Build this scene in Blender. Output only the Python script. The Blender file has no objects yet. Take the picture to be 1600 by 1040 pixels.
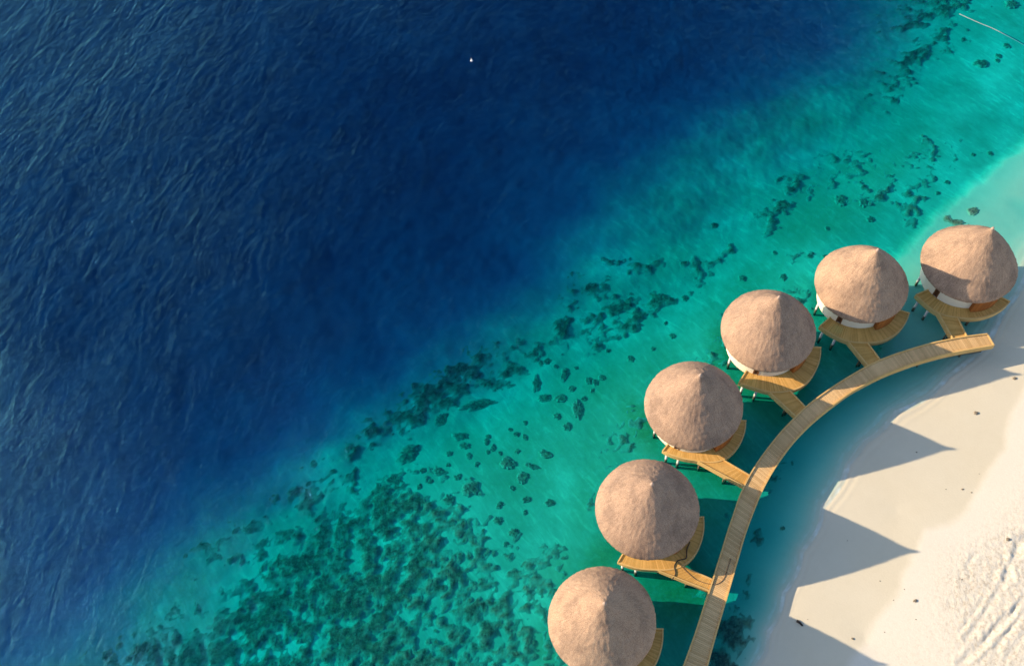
import bpy, bmesh, math, random
import numpy as np
from mathutils import Vector, Matrix, Quaternion

random.seed(7)
rng = np.random.default_rng(7)
scene = bpy.context.scene
col = scene.collection
R_ = math.radians

# ------------------------------------------------------------------ camera model (surveyed from the photograph)
W, H = 1600.0, 1040.0
F, TILT, ROLL, CZ = 1424.37, 0.525885, -0.120069, 88.188
SUN_AZ, SUN_EL = -0.229205, 0.409434          # direction the shadows run, height of the sun
_fw = np.array([0, math.sin(TILT), -math.cos(TILT)])
_up = np.array([0, math.cos(TILT), math.sin(TILT)]); _rt = np.array([1., 0, 0])
_r = math.cos(ROLL)*_rt + math.sin(ROLL)*_up
_u = -math.sin(ROLL)*_rt + math.cos(ROLL)*_up

def U(x, y, z=0.0):
    """world point at height z that the surveyed pixel (x, y) shows"""
    d = _fw + (x-W/2)/F*_r - (y-H/2)/F*_u
    t = (z-CZ)/d[2]
    return np.array([d[0]*t, d[1]*t, z])

def toimg(X, Y, Z=0.0):
    dz = Z-CZ
    a = X*_r[0]+Y*_r[1]+dz*_r[2]; b = X*_u[0]+Y*_u[1]+dz*_u[2]; c = X*_fw[0]+Y*_fw[1]+dz*_fw[2]
    c = np.maximum(c, 1.0)
    return W/2+F*a/c, H/2-F*b/c

cd = bpy.data.cameras.new('camera'); cam = bpy.data.objects.new('camera', cd); col.objects.link(cam)
cd.sensor_width = 36; cd.sensor_fit = 'HORIZONTAL'; cd.lens = F/W*36
cd.clip_start = 1; cd.clip_end = 12000
M = Matrix.Identity(4)
for i in range(3):
    M[i][0], M[i][1], M[i][2] = _r[i], _u[i], -_fw[i]
M[2][3] = CZ
cam.matrix_world = M
scene.camera = cam

# ------------------------------------------------------------------ light
world = bpy.data.worlds.new('World'); scene.world = world; world.use_nodes = True
wn = world.node_tree.nodes; wl = world.node_tree.links
sky = wn.new('ShaderNodeTexSky'); sky.sky_type = 'NISHITA'; sky.sun_disc = False
sky.dust_density = .9; sky.ozone_density = 1.0; sky.sun_elevation = SUN_EL; sky.sun_rotation = math.pi/2 - (SUN_AZ + math.pi)
wl.new(sky.outputs[0], wn['Background'].inputs[0]); wn['Background'].inputs[1].default_value = 0.148
sd = bpy.data.lights.new('sun', 'SUN'); sun = bpy.data.objects.new('sun', sd); col.objects.link(sun)
sd.energy = 5.0; sd.angle = R_(0.5); sd.color = (1.0, 0.79, 0.54)
d = Vector((math.cos(SUN_AZ)*math.cos(SUN_EL), math.sin(SUN_AZ)*math.cos(SUN_EL), -math.sin(SUN_EL)))
sun.rotation_mode = 'QUATERNION'; sun.rotation_quaternion = d.to_track_quat('-Z', 'Y'); sun.location = (-60, 20, 60)
scene.view_settings.view_transform = 'Standard'; scene.view_settings.look = 'None'
scene.view_settings.exposure = 0.63; scene.view_settings.gamma = 1.0; scene.view_settings.use_curve_mapping = False
scene.render.engine = 'CYCLES'
cy = scene.cycles
cy.max_bounces = 6; cy.diffuse_bounces = 2; cy.glossy_bounces = 2; cy.transmission_bounces = 2
cy.transparent_max_bounces = 8; cy.volume_bounces = 0
cy.sample_clamp_indirect = 4; cy.use_denoising = True

# ------------------------------------------------------------------ noise in numpy
_perm = rng.permutation(512)
_ga = rng.random(512)*2*np.pi
def perlin(x, y, seed=0):
    xi = np.floor(x).astype(np.int64); yi = np.floor(y).astype(np.int64)
    xf = x-xi; yf = y-yi
    def g(ix, iy, dx, dy):
        h = _perm[(_perm[(ix+seed*37) & 511]+iy) & 511]
        return np.cos(_ga[h])*dx+np.sin(_ga[h])*dy
    u = xf*xf*xf*(xf*(xf*6-15)+10); v = yf*yf*yf*(yf*(yf*6-15)+10)
    a = g(xi, yi, xf, yf); b = g(xi+1, yi, xf-1, yf); c = g(xi, yi+1, xf, yf-1); e = g(xi+1, yi+1, xf-1, yf-1)
    return ((a*(1-u)+b*u)*(1-v)+(c*(1-u)+e*u)*v)*1.5
def fbm(x, y, octv=4, seed=0):
    s = 0; a = 1; t = 0
    for k in range(octv):
        s = s+a*perlin(x*2**k, y*2**k, seed+k*3); t += a; a *= .55
    return s/t
def worley(x, y, seed=0):
    xi = np.floor(x).astype(np.int64); yi = np.floor(y).astype(np.int64)
    best = np.full(np.shape(x), 9.0); idv = np.zeros(np.shape(x))
    for dx in (-1, 0, 1):
        for dy in (-1, 0, 1):
            h = _perm[(_perm[(xi+dx+seed*11) & 511]+yi+dy) & 511]
            px = xi+dx+(h*0.6180339) % 1; py = yi+dy+(h*0.7548776) % 1
            dd = (x-px)**2+(y-py)**2
            m = dd < best; best = np.where(m, dd, best); idv = np.where(m, h/512, idv)
    return np.sqrt(best), idv
def sstep(a, b, x):
    t = np.clip((x-a)/(b-a), 0, 1); return t*t*(3-2*t)
def segdist(x, y, pts):
    best = np.full(np.shape(x), 1e9); side = np.zeros(np.shape(x))
    for (ax, ay), (bx, by) in zip(pts[:-1], pts[1:]):
        dx, dy = bx-ax, by-ay; L = dx*dx+dy*dy+1e-9
        t = np.clip(((x-ax)*dx+(y-ay)*dy)/L, 0, 1)
        dd = np.hypot(x-ax-t*dx, y-ay-t*dy); m = dd < best
        best = np.where(m, dd, best); side = np.where(m, np.sign((x-ax)*dy-(y-ay)*dx), side)
    return best, side

# ------------------------------------------------------------------ materials
def mat(name):
    m = bpy.data.materials.new(name); m.use_nodes = True
    nt = m.node_tree; nt.nodes.clear()
    out = nt.nodes.new('ShaderNodeOutputMaterial')
    return m, nt, out
class NT:
    def __init__(s, nt): s.nt = nt
    def n(s, t, **k):
        nd = s.nt.nodes.new(t)
        ins = k.pop('ins', {})
        for a, b in k.items(): setattr(nd, a, b)
        for a, b in ins.items():
            if isinstance(b, bpy.types.NodeSocket): s.nt.links.new(b, nd.inputs[a])
            else: nd.inputs[a].default_value = b
        return nd
    def noise(s, vec, scale, detail=3, rough=.55, dist=0):
        return s.n('ShaderNodeTexNoise', ins={'Vector': vec, 'Scale': scale, 'Detail': detail, 'Roughness': rough, 'Distortion': dist}).outputs[0]
    def ramp(s, f, stops):
        r = s.n('ShaderNodeValToRGB', ins={0: f}); e = r.color_ramp.elements
        while len(e) < len(stops): e.new(.5)
        for q, (p, c) in zip(e, stops): q.position = p; q.color = (*c, 1) if len(c) == 3 else c
        return r.outputs[0]
    def mix(s, f, a, b, mode='MIX'):
        m = s.n('ShaderNodeMix', data_type='RGBA', blend_type=mode, clamp_factor=True, clamp_result=False)
        for i, v in ((0, f), (6, a), (7, b)):
            if isinstance(v, bpy.types.NodeSocket): s.nt.links.new(v, m.inputs[i])
            else: m.inputs[i].default_value = (*v, 1) if isinstance(v, tuple) and len(v) == 3 else v
        return m.outputs[2]
    def math(s, op, a, b=0.0):
        m = s.n('ShaderNodeMath', operation=op)
        for i, v in ((0, a), (1, b)):
            if isinstance(v, bpy.types.NodeSocket): s.nt.links.new(v, m.inputs[i])
            else: m.inputs[i].default_value = v
        return m.outputs[0]
    def attr(s, name): return s.n('ShaderNodeAttribute', attribute_name=name)
    def bump(s, h, strength, dist): return s.n('ShaderNodeBump', ins={'Height': h, 'Strength': strength, 'Distance': dist}).outputs[0]
    def rotscale(s, vec, ang, sc):
        return s.map(s.map(vec, rot=(0, 0, -R_(ang))), sc=sc)
    def map(s, vec, loc=(0, 0, 0), rot=(0, 0, 0), sc=(1, 1, 1)):
        return s.n('ShaderNodeMapping', ins={'Vector': vec, 'Location': loc, 'Rotation': rot, 'Scale': sc}).outputs[0]
    def bsdf(s, colr, rough=.9, normal=None, spec=.3):
        ins = {'Base Color': colr if isinstance(colr, bpy.types.NodeSocket) else (*colr, 1), 'Roughness': rough, 'Specular IOR Level': spec}
        b = s.n('ShaderNodeBsdfPrincipled', ins=ins)
        if normal is not None: s.nt.links.new(normal, b.inputs['Normal'])
        return b.outputs[0]
    def val(s, f, lo, hi):
        return s.n('ShaderNodeMapRange', ins={0: f, 3: lo, 4: hi}).outputs[0]

def m_sand():
    m, nt, out = mat('coral_sand'); t = NT(nt)
    P = t.n('ShaderNodeNewGeometry').outputs['Position']
    wet = t.attr('wet').outputs['Fac']; sea = t.attr('sea').outputs['Fac']; grass = t.attr('grass').outputs['Fac']; rough = t.attr('rough').outputs['Fac']
    n1 = t.noise(P, 1.3, 5, .65); n2 = t.noise(P, 9, 4, .7); n3 = t.noise(P, .12, 4, .6)
    dry = t.mix(n2, (.62, .57, .465), (.78, .725, .61))
    dry = t.mix(t.val(n3, 0, .6), dry, (.74, .69, .60))
    debris = t.ramp(t.noise(P, 3.2, 6, .8), [(.0, (1.04, 1.03, 1.02)), (.48, (1, 1, 1)), (.56, (.84, .79, .73)), (.68, (.55, .47, .38))])
    dry = t.mix(t.math('MULTIPLY', rough, .8), dry, debris, 'MULTIPLY')
    wetc = t.mix(n1, (.54, .48, .345), (.62, .555, .41))
    wetc = t.mix(t.val(n3, 0, .8), wetc, (.65, .61, .50))
    wetc = t.mix(t.val(n2, 0, .2), wetc, (.73, .68, .57))
    c = t.mix(wet, dry, wetc)
    # under water: pale rippled coral sand, some of it greened by algae
    st = t.rotscale(P, 120, (.28, 1, 1))
    fl = t.ramp(t.noise(st, 1.5, 5, .65, .6), [(.3, (.80, .80, .80)), (.55, (.95, .95, .95)), (.72, (1.28, 1.28, 1.25))])  # ripple bands, with caustic flecks of light painted into the bed albedo
    big = t.ramp(t.noise(P, .085, 5, .6), [(.36, (.72, .78, .74)), (.5, (.95, .95, .95)), (.62, (1.25, 1.22, 1.25))])  # bright sand patches and luminous lagoon mottling, both put into the colour
    fl = t.mix(1.0, fl, big, 'MULTIPLY')
    und = t.mix(1.0, t.mix(t.noise(P, .30, 6, .68), (.34, .39, .26), (.76, .80, .58)), fl, 'MULTIPLY')
    c = t.mix(sea, c, und)
    gr = t.mix(t.noise(P, 2.2, 6, .75), (.12, .14, .055), (.50, .46, .19))
    gf = t.math('MULTIPLY', grass, t.ramp(t.noise(P, .9, 6, .75), [(.30, (.45, .45, .45)), (.52, (1, 1, 1))]))
    c = t.mix(gf, c, gr)
    deep = t.attr('deep').outputs['Fac']
    c = t.mix(t.attr('foam').outputs['Fac'], c, (.88, .88, .86))
    c = t.mix(deep, c, t.mix(t.noise(P, .5, 5, .6), (.16, .27, .43), (.22, .38, .58)))  # blue of light scattered in deep water, put into the bed colour
    hb = t.math('ADD', t.math('MULTIPLY', t.noise(P, 5, 5, .7), .06), t.math('MULTIPLY', t.noise(P, 22, 3, .7), .012))
    hb = t.math('MULTIPLY', hb, t.math('ADD', t.math('MULTIPLY', rough, 1.1), .12))
    nt.links.new(t.bsdf(c, .95, t.bump(hb, 1.0, 1.0), .1), out.inputs[0]); return m

def m_water():
    m, nt, out = mat('sea_water'); t = NT(nt)
    P = t.n('ShaderNodeNewGeometry').outputs['Position']
    calm = t.attr('calm').outputs['Fac']
    gust = t.noise(P, .035, 3, .5)
    w1 = t.noise(t.rotscale(P, 74, (.42, 1, 1)), .40, 4, .55, 1.0)
    w2 = t.noise(t.rotscale(P, 64, (.62, 1, 1)), 1.45, 5, .62, 1.1)
    w3 = t.noise(t.rotscale(P, 85, (.6, 1, 1)), 3.8, 5, .66, .3)
    h = t.math('ADD', t.math('MULTIPLY', w1, .36), t.math('ADD', t.math('MULTIPLY', w2, .14), t.math('MULTIPLY', w3, .095)))
    h = t.math('MULTIPLY', h, t.math('SUBTRACT', 1.0, calm))
    h = t.math('MULTIPLY', h, t.val(gust, .35, 1.65))
    nrm = t.bump(h, 1.0, 1.0)
    # Schlick reflectance, the same seen from above and from below the surface
    inc = t.n('ShaderNodeNewGeometry').outputs['Incoming']
    dt = t.n('ShaderNodeVectorMath', operation='DOT_PRODUCT', ins={0: inc, 1: nrm}).outputs['Value']
    om = t.math('SUBTRACT', 1.0, t.math('MINIMUM', t.math('ABSOLUTE', dt), 1.0))
    fr = t.math('ADD', .02, t.math('MULTIPLY', t.math('POWER', om, 5.0), .98))
    tr = t.n('ShaderNodeBsdfTransparent').outputs[0]
    gl = t.n('ShaderNodeBsdfGlossy', ins={'Color': (.13, .50, 1, 1), 'Roughness': .045, 'Normal': nrm}).outputs[0]
    mx = t.n('ShaderNodeMixShader', ins={0: fr, 1: tr, 2: gl}).outputs[0]
    nt.links.new(mx, out.inputs['Surface'])
    va = t.n('ShaderNodeVolumeAbsorption')
    s = (1.8, .178, .118); D = max(s)+.05
    va.inputs['Density'].default_value = D
    va.inputs['Color'].default_value = (*[1-x/D for x in s], 1)
    nt.links.new(va.outputs[0], out.inputs['Volume'])
    return m

def m_thatch():
    m, nt, out = mat('thatch'); t = NT(nt)
    uv = t.n('ShaderNodeUVMap', uv_map='uv').outputs[0]
    P = t.n('ShaderNodeTexCoord').outputs['Object']
    rnd = t.n('ShaderNodeObjectInfo').outputs['Random']
    off = t.n('ShaderNodeCombineXYZ', ins={0: t.math('MULTIPLY', rnd, 40.0), 1: 3.0, 2: t.math('MULTIPLY', rnd, 17.0)}).outputs[0]
    PO = t.n('ShaderNodeVectorMath', operation='ADD', ins={0: P, 1: off}).outputs[0]
    rad = t.n('ShaderNodeVectorMath', operation='NORMALIZE', ins={0: t.map(P, sc=(1, 1, 0))}).outputs[0]
    z_ = t.n('ShaderNodeSeparateXYZ', ins={0: P}).outputs[2]
    sv = t.n('ShaderNodeVectorMath', operation='ADD', ins={0: t.map(rad, sc=(26, 26, 26)), 1: t.n('ShaderNodeCombineXYZ', ins={0: t.math('MULTIPLY', rnd, 31.0), 2: t.math('MULTIPLY', z_, 1.3)}).outputs[0]}).outputs[0]
    n1 = t.noise(sv, 1.0, 6, .78, .2); n2 = t.noise(PO, .45, 5, .62); n3 = t.noise(PO, 17, 4, .8)
    c = t.ramp(n1, [(.32, (.22, .145, .11)), (.47, (.35, .24, .185)), (.57, (.44, .31, .245)), (.72, (.56, .42, .34))])
    c = t.mix(.62, c, t.ramp(n3, [(.38, (.13, .085, .065)), (.5, (.34, .235, .185)), (.64, (.62, .47, .38))]))
    patch = t.ramp(n2, [(.36, (.68, .67, .65)), (.5, (.90, .885, .83)), (.66, (1.05, 1.02, .94))])
    c = t.mix(1.0, c, patch, 'MULTIPLY')
    c = t.mix(1.0, c, t.mix(rnd, (.93, .92, .93), (1.08, 1.06, 1.0)), 'MULTIPLY')
    h = t.math('ADD', t.math('MULTIPLY', n1, .035), t.math('MULTIPLY', n3, .010))
    nt.links.new(t.bsdf(c, .95, t.bump(h, 1.0, 1.0), .1), out.inputs[0]); return m

def m_wood(name, c0, c1, mottling=.35):
    m, nt, out = mat(name); t = NT(nt)
    P = t.n('ShaderNodeNewGeometry').outputs['Position']
    b = t.attr('board').outputs['Fac']
    c = t.mix(b, c0, c1)
    n = t.noise(P, .9, 5, .65)
    c = t.mix(t.math('MULTIPLY', t.ramp(n, [(.40, (0, 0, 0)), (.62, (1, 1, 1))]), mottling), c, tuple(x*.55 for x in c0))
    n2 = t.noise(P, 9, 3, .7)
    c = t.mix(.35, c, t.mix(n2, tuple(x*.7 for x in c0), tuple(min(1, x*1.15) for x in c1)))
    nt.links.new(t.bsdf(c, .75, t.bump(n2, .4, .02), .25), out.inputs[0]); return m

def m_plain(name, c, rough=.8, var=.15, sc=3.0, spec=.3):
    m, nt, out = mat(name); t = NT(nt)
    P = t.n('ShaderNodeNewGeometry').outputs['Position']
    n = t.noise(P, sc, 5, .65)
    cc = t.mix(n, tuple(x*(1-var) for x in c), tuple(min(1, x*(1+var)) for x in c))
    nt.links.new(t.bsdf(cc, rough, t.bump(n, .3, .03), spec), out.inputs[0]); return m

def m_coral(name, k=1.0, sandy=True):
    m, nt, out = mat(name); t = NT(nt)
    P = t.n('ShaderNodeNewGeometry').outputs['Position']
    n = t.noise(P, 1.0, 6, .75); n2 = t.noise(P, 4.2, 5, .8)
    c = t.ramp(n, [(.32, (.03*k, .04*k, .035*k)), (.5, (.08*k, .095*k, .07*k)), (.66, (.19*k, .20*k, .11*k))])
    c = t.mix(t.val(n2, .1, .7), c, t.ramp(n2, [(.38, (.03*k, .045*k, .035*k)), (.52, (.11*k, .13*k, .09*k)), (.66, (.36*k, .38*k, .26*k))]))
    if sandy:
        e = t.attr('edge').outputs['Fac']
        e = t.math('ADD', e, t.math('MULTIPLY', t.math('SUBTRACT', t.noise(P, 1.3, 6, .75), .5), 1.5))
        c = t.mix(t.ramp(e, [(.05, (1, 1, 1)), (1.0, (0, 0, 0))]), c, (.46, .52, .38))
    nt.links.new(t.bsdf(c, .95, t.bump(n2, 1.0, .18), .1), out.inputs[0]); return m

MS = m_sand(); MWATER = m_water(); MT = m_thatch()
M_DECK = m_wood('golden_deck_boards', (.52, .275, .06), (.82, .485, .155), .25)
M_WALK = m_wood('weathered_walk_boards', (.50, .31, .13), (.82, .55, .27), .20)
M_FASCIA = m_wood('pale_timber_fascia', (.60, .375, .13), (.76, .50, .20), .3)
M_WALL = m_plain('cream_render', (.74, .66, .53), .85, .06, 1.5)
def m_pile():
    m, nt, out = mat('stained_white_pile'); t = NT(nt)
    P = t.n('ShaderNodeNewGeometry').outputs['Position']
    n = t.noise(P, 5, 4, .65)
    z = t.math('ADD', t.n('ShaderNodeSeparateXYZ', ins={0: P}).outputs[2], t.math('MULTIPLY', n, .4))
    c = t.mix(t.ramp(z, [(.55, (1, 1, 1)), (.95, (0, 0, 0))]), t.mix(n, (.56, .56, .53), (.70, .70, .66)), (.07, .085, .06))
    nt.links.new(t.bsdf(c, .8, None, .2), out.inputs[0]); return m
M_PILE = m_pile()
M_POST = m_plain('weathered_timber_post', (.16, .12, .08), .8, .2, 4)
M_DARKW = m_plain('dark_brown_timber', (.075, .028, .014), .5, .3, 8)
M_FRAME = m_plain('red_brown_frame', (.17, .07, .03), .6, .3, 6)
M_SCREEN = m_wood('orange_brown_timber', (.24, .075, .015), (.50, .17, .035), .5)
M_CORAL = m_coral('coral_rock', 1.1); M_HEAD = m_coral('coral_head', 1.6)
M_ROCK = m_plain('beach_rock', (.20, .17, .13), .9, .5, 6)
M_DRIFT = m_plain('dark_driftwood', (.025, .02, .018), .8, .4, 12)
M_ROPE = m_plain('pale_float_line', (.26, .34, .34), .6, .2, 2)
M_BUOY = m_plain('white_plastic', (.85, .85, .85), .35, .03, 2, .5)
M_HOSE = m_plain('dark_rubber', (.045, .035, .03), .6, .2, 6)
M_CORD = m_plain('brown_cord', (.20, .12, .07), .8, .2, 6)

# ------------------------------------------------------------------ helpers
def tag(o, label=None, cat=None, group=None, kind=None):
    if label: o['label'] = label
    if cat: o['category'] = cat
    if group: o['group'] = group
    if kind: o['kind'] = kind
    return o
def empty(name, loc=(0, 0, 0), rz=0.0):
    o = bpy.data.objects.new(name, None); col.objects.link(o)
    o.location = loc; o.rotation_euler = (0, 0, rz); o.empty_display_size = .5
    return o
def link_mesh(name, me, material, parent=None, smooth=False):
    o = bpy.data.objects.new(name, me); col.objects.link(o)
    if material: me.materials.append(material)
    if smooth: me.polygons.foreach_set('use_smooth', [True]*len(me.polygons))
    if parent: o.parent = parent
    return o
class MB:
    """collects quads; build() links ONE mesh"""
    def __init__(s): s.v = []; s.f = []; s.b = []
    def face(s, pts, b=.5):
        k = len(s.v); s.v += [tuple(p) for p in pts]; s.f.append(tuple(range(k, k+len(pts)))); s.b.append(b)
    def prism(s, poly, z0, z1, b=.5):
        """poly: list of (x,y) counter-clockwise, closed solid between z0 and z1"""
        k = len(s.v); n = len(poly)
        s.v += [(x, y, z0) for x, y in poly]+[(x, y, z1) for x, y in poly]
        s.f.append(tuple(range(k+n-1, k-1, -1))); s.f.append(tuple(range(k+n, k+2*n))); s.b += [b, b]
        for i in range(n):
            j = (i+1) % n
            s.f.append((k+i, k+j, k+n+j, k+n+i)); s.b.append(b)
    def tube(s, pts, r, n=8, b=.5, r1=None):
        k = len(s.v); m = len(pts); pts = [Vector(p) for p in pts]
        for i, p in enumerate(pts):
            tdir = (pts[min(i+1, m-1)]-pts[max(i-1, 0)]).normalized()
            a = tdir.orthogonal().normalized() if abs(tdir.z) > .9 else tdir.cross(Vector((0, 0, 1))).normalized()
            c = tdir.cross(a)
            rr = r if r1 is None else r+(r1-r)*i/(m-1)
            for q in range(n):
                an = 2*math.pi*q/n; s.v.append(tuple(p+rr*(math.cos(an)*a+math.sin(an)*c)))
        for i in range(m-1):
            for q in range(n):
                q2 = (q+1) % n
                s.f.append((k+i*n+q, k+i*n+q2, k+(i+1)*n+q2, k+(i+1)*n+q)); s.b.append(b)
        s.f.append(tuple(range(k+n-1, k-1, -1))); s.f.append(tuple(range(k+(m-1)*n, k+m*n))); s.b += [b, b]
    def build(s, name, material, parent=None, smooth=False):
        me = bpy.data.meshes.new(name); me.from_pydata(s.v, [], s.f); 
        a = me.attributes.new('board', 'FLOAT', 'FACE'); a.data.foreach_set('value', s.b)
        bm = bmesh.new(); bm.from_mesh(me); bmesh.ops.recalc_face_normals(bm, faces=bm.faces); bm.to_mesh(me); bm.free()
        return link_mesh(name, me, material, parent, smooth)
def pol(r, a): return (r*math.cos(a), r*math.sin(a))

# ------------------------------------------------------------------ ground: one sheet, beach and seabed
CP = [(0,0,5.0),(500,0,5.2),(800,0,5.3),(1100,60,4.7),(1250,0,4.3),(1380,0,2.8),(1440,0,1.9),(1500,0,1.0),(900,100,5.3),(700,200,5.6),(500,300,5.6),(300,500,5.3),(0,300,5.0),
 (0,700,5.0),(0,950,4.3),(200,800,4.4),(350,700,4.2),(500,600,4.2),(650,500,4.2),(800,400,4.2),(950,300,3.3),(1100,180,3.3),(1230,100,3.3),(1300,40,3.8),
 (1400,100,1.8),(1340,110,2.2),(1200,200,2.0),(1100,260,2.1),(1000,330,2.2),(900,400,2.7),(820,470,2.9),(700,550,3.1),(600,620,3.1),(500,680,3.1),(400,750,3.1),(300,820,3.0),(200,890,3.2),(100,950,3.6),(50,1040,3.1),
 (1330,170,1.6),(1420,120,1.2),(1250,230,1.75),(1150,300,1.85),(1080,350,1.9),(1000,400,1.95),(930,440,2.1),(870,500,2.1),(780,560,2.15),(700,610,2.05),(610,670,2.0),(520,730,2.0),(420,800,2.1),(330,870,1.9),(220,950,2.2),(120,1000,2.7),
 (1550,0,.85),(1500,80,.95),(1600,60,.85),(1550,150,.8),(1450,200,.9),(1350,260,.95),(1300,360,.85),(1200,420,.9),(1250,330,1.0),(1140,360,1.2),(1180,400,1.0),(1100,500,.85),(1050,480,1.05),(1050,560,.8),(1000,520,1.0),(950,560,1.0),(1000,600,.75),(870,570,1.15),(950,650,.75),(900,700,.75),(850,780,.75),(800,850,.75),(860,900,.65),(780,640,1.1),(700,690,1.1),(700,760,.85),(640,720,1.15),(600,780,1.1),(640,860,.95),(560,900,1.0),(450,960,1.15),(350,1000,1.35),(250,1020,1.8),(700,1000,.85),(300,950,1.6),(420,880,1.35),(500,820,1.3),(700,1100,.8),(300,1100,1.4),(0,1150,2.6),
 (1600,190,.62),(1560,235,.60),(1500,280,.62),(1440,330,.65),(1395,370,.7),(1640,120,.7),(1700,0,.75),(1700,150,.55),(1430,420,.42),(1420,480,.42),(1450,560,.30),
 (1600,250,.44),(1560,290,.44),(1500,340,.46),(1580,330,.38),(1540,330,.42),(1610,330,.34),(1600,375,.16),(1500,420,.38),(1480,500,.34),(1550,420,.30),
 (1610,410,.02),(1590,470,.0),(1545,545,0),(1485,590,0),(1400,643,0),(1720,290,0),(1352,690,0),(1325,725,0),(1285,790,0),(1250,860,0),(1222,925,0),(1198,985,0),(1180,1040,0),(1155,1110,0),
 (1130,640,.75),(1200,620,.72),(1300,560,.65),(1150,760,.8),(1380,540,.45),(1090,740,.75),(1080,850,.85),(1060,960,.85),(1000,1060,.8),(900,1060,.75),
 (1240,715,.85),(1195,830,.90),(1160,930,.95),(1125,1010,.9),(1290,665,.48),(1268,735,.34),(1240,790,.38),(1200,890,.40),(1172,960,.40),(1140,1030,.45),(1320,645,.48),(1380,612,.36),(1440,590,.22),(1250,690,.66),(1215,770,.68),(1180,880,.68),(1150,970,.66),
 (1400,800,-.22),(1300,900,-.18),(1350,1000,-.32),(1250,1040,-.2),(1420,700,-.18),(1500,650,-.25),(1550,610,-.30),(1600,500,-.15),(1600,600,-.38),(1570,690,-.45),(1520,770,-.48),(1430,840,-.5),(1400,930,-.5),(1340,1020,-.52),
 (1500,900,-.75),(1600,800,-.8),(1600,1040,-1.05),(1450,1040,-.75),(1700,900,-1.2),(1700,600,-.7),(1800,400,-.5),(1500,1150,-1.0)]
cp = np.array([[*U(x, y)[:2], z] for x, y, z in CP])
def _phi(d): return d
_D = np.hypot(cp[:, None, 0]-cp[None, :, 0], cp[:, None, 1]-cp[None, :, 1])
_n = len(cp)
_A = np.zeros((_n+1, _n+1)); _A[:_n, :_n] = _D-np.eye(_n)*0.8; _A[:_n, _n] = 1; _A[_n, :_n] = 1
_wt = np.linalg.solve(_A, np.append(cp[:, 2], 0))
SHELF = [U(x, y)[:2] for x, y in [(1760,90),(1640,192),(1600,220),(1560,252),(1520,287),(1480,318),(1450,347),(1420,377),(1398,400),(1385,425),(1380,470)]]
TRACKS = [(.13,.45,[(1510,997),(1528,975),(1545,948),(1554,933)]),(.10,.4,[(1554,933),(1565,914),(1571,898)]),
 (.17,.5,[(1500,1036),(1531,1008),(1548,989),(1570,967),(1588,949),(1620,925)]),(.11,.35,[(1570,975),(1587,949),(1600,930)]),
 (.10,.4,[(1554,1017),(1572,990),(1592,965),(1612,940)]),(.09,.4,[(1570,1030),(1600,990),(1630,955)]),
 (.22,.7,[(1612,832),(1600,838),(1591,850),(1588,864)]),(.13,.45,[(1588,864),(1580,880),(1576,890)]),(.26,.7,[(1576,888),(1574,902)]),(.09,.35,[(1566,867),(1570,880),(1574,892)]),
 (.08,.3,[(1540,1000),(1556,975),(1572,955)]),(.07,.3,[(1530,1035),(1562,1000),(1585,975)]),(.08,.35,[(1512,884),(1520,870),(1530,862)]),(.08,.3,[(1500,985),(1520,960),(1536,936)])]
TRACKS = [(a*.52, w*.9, [U(x, y, .8)[:2] for x, y in pts]) for a, w, pts in TRACKS]
DRY = [U(x, y, .45)[:2] for x, y in [(1680,520),(1640,560),(1600,600),(1583,640),(1572,670),(1566,700),(1548,730),(1525,765),(1512,790),(1497,812),(1470,818),(1445,828),(1433,845),(1430,862),(1420,880),(1408,895),(1404,915),(1400,930),(1385,948),(1368,965),(1352,988),(1345,1010),(1330,1030),(1300,1075),(1270,1130)]]

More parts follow.
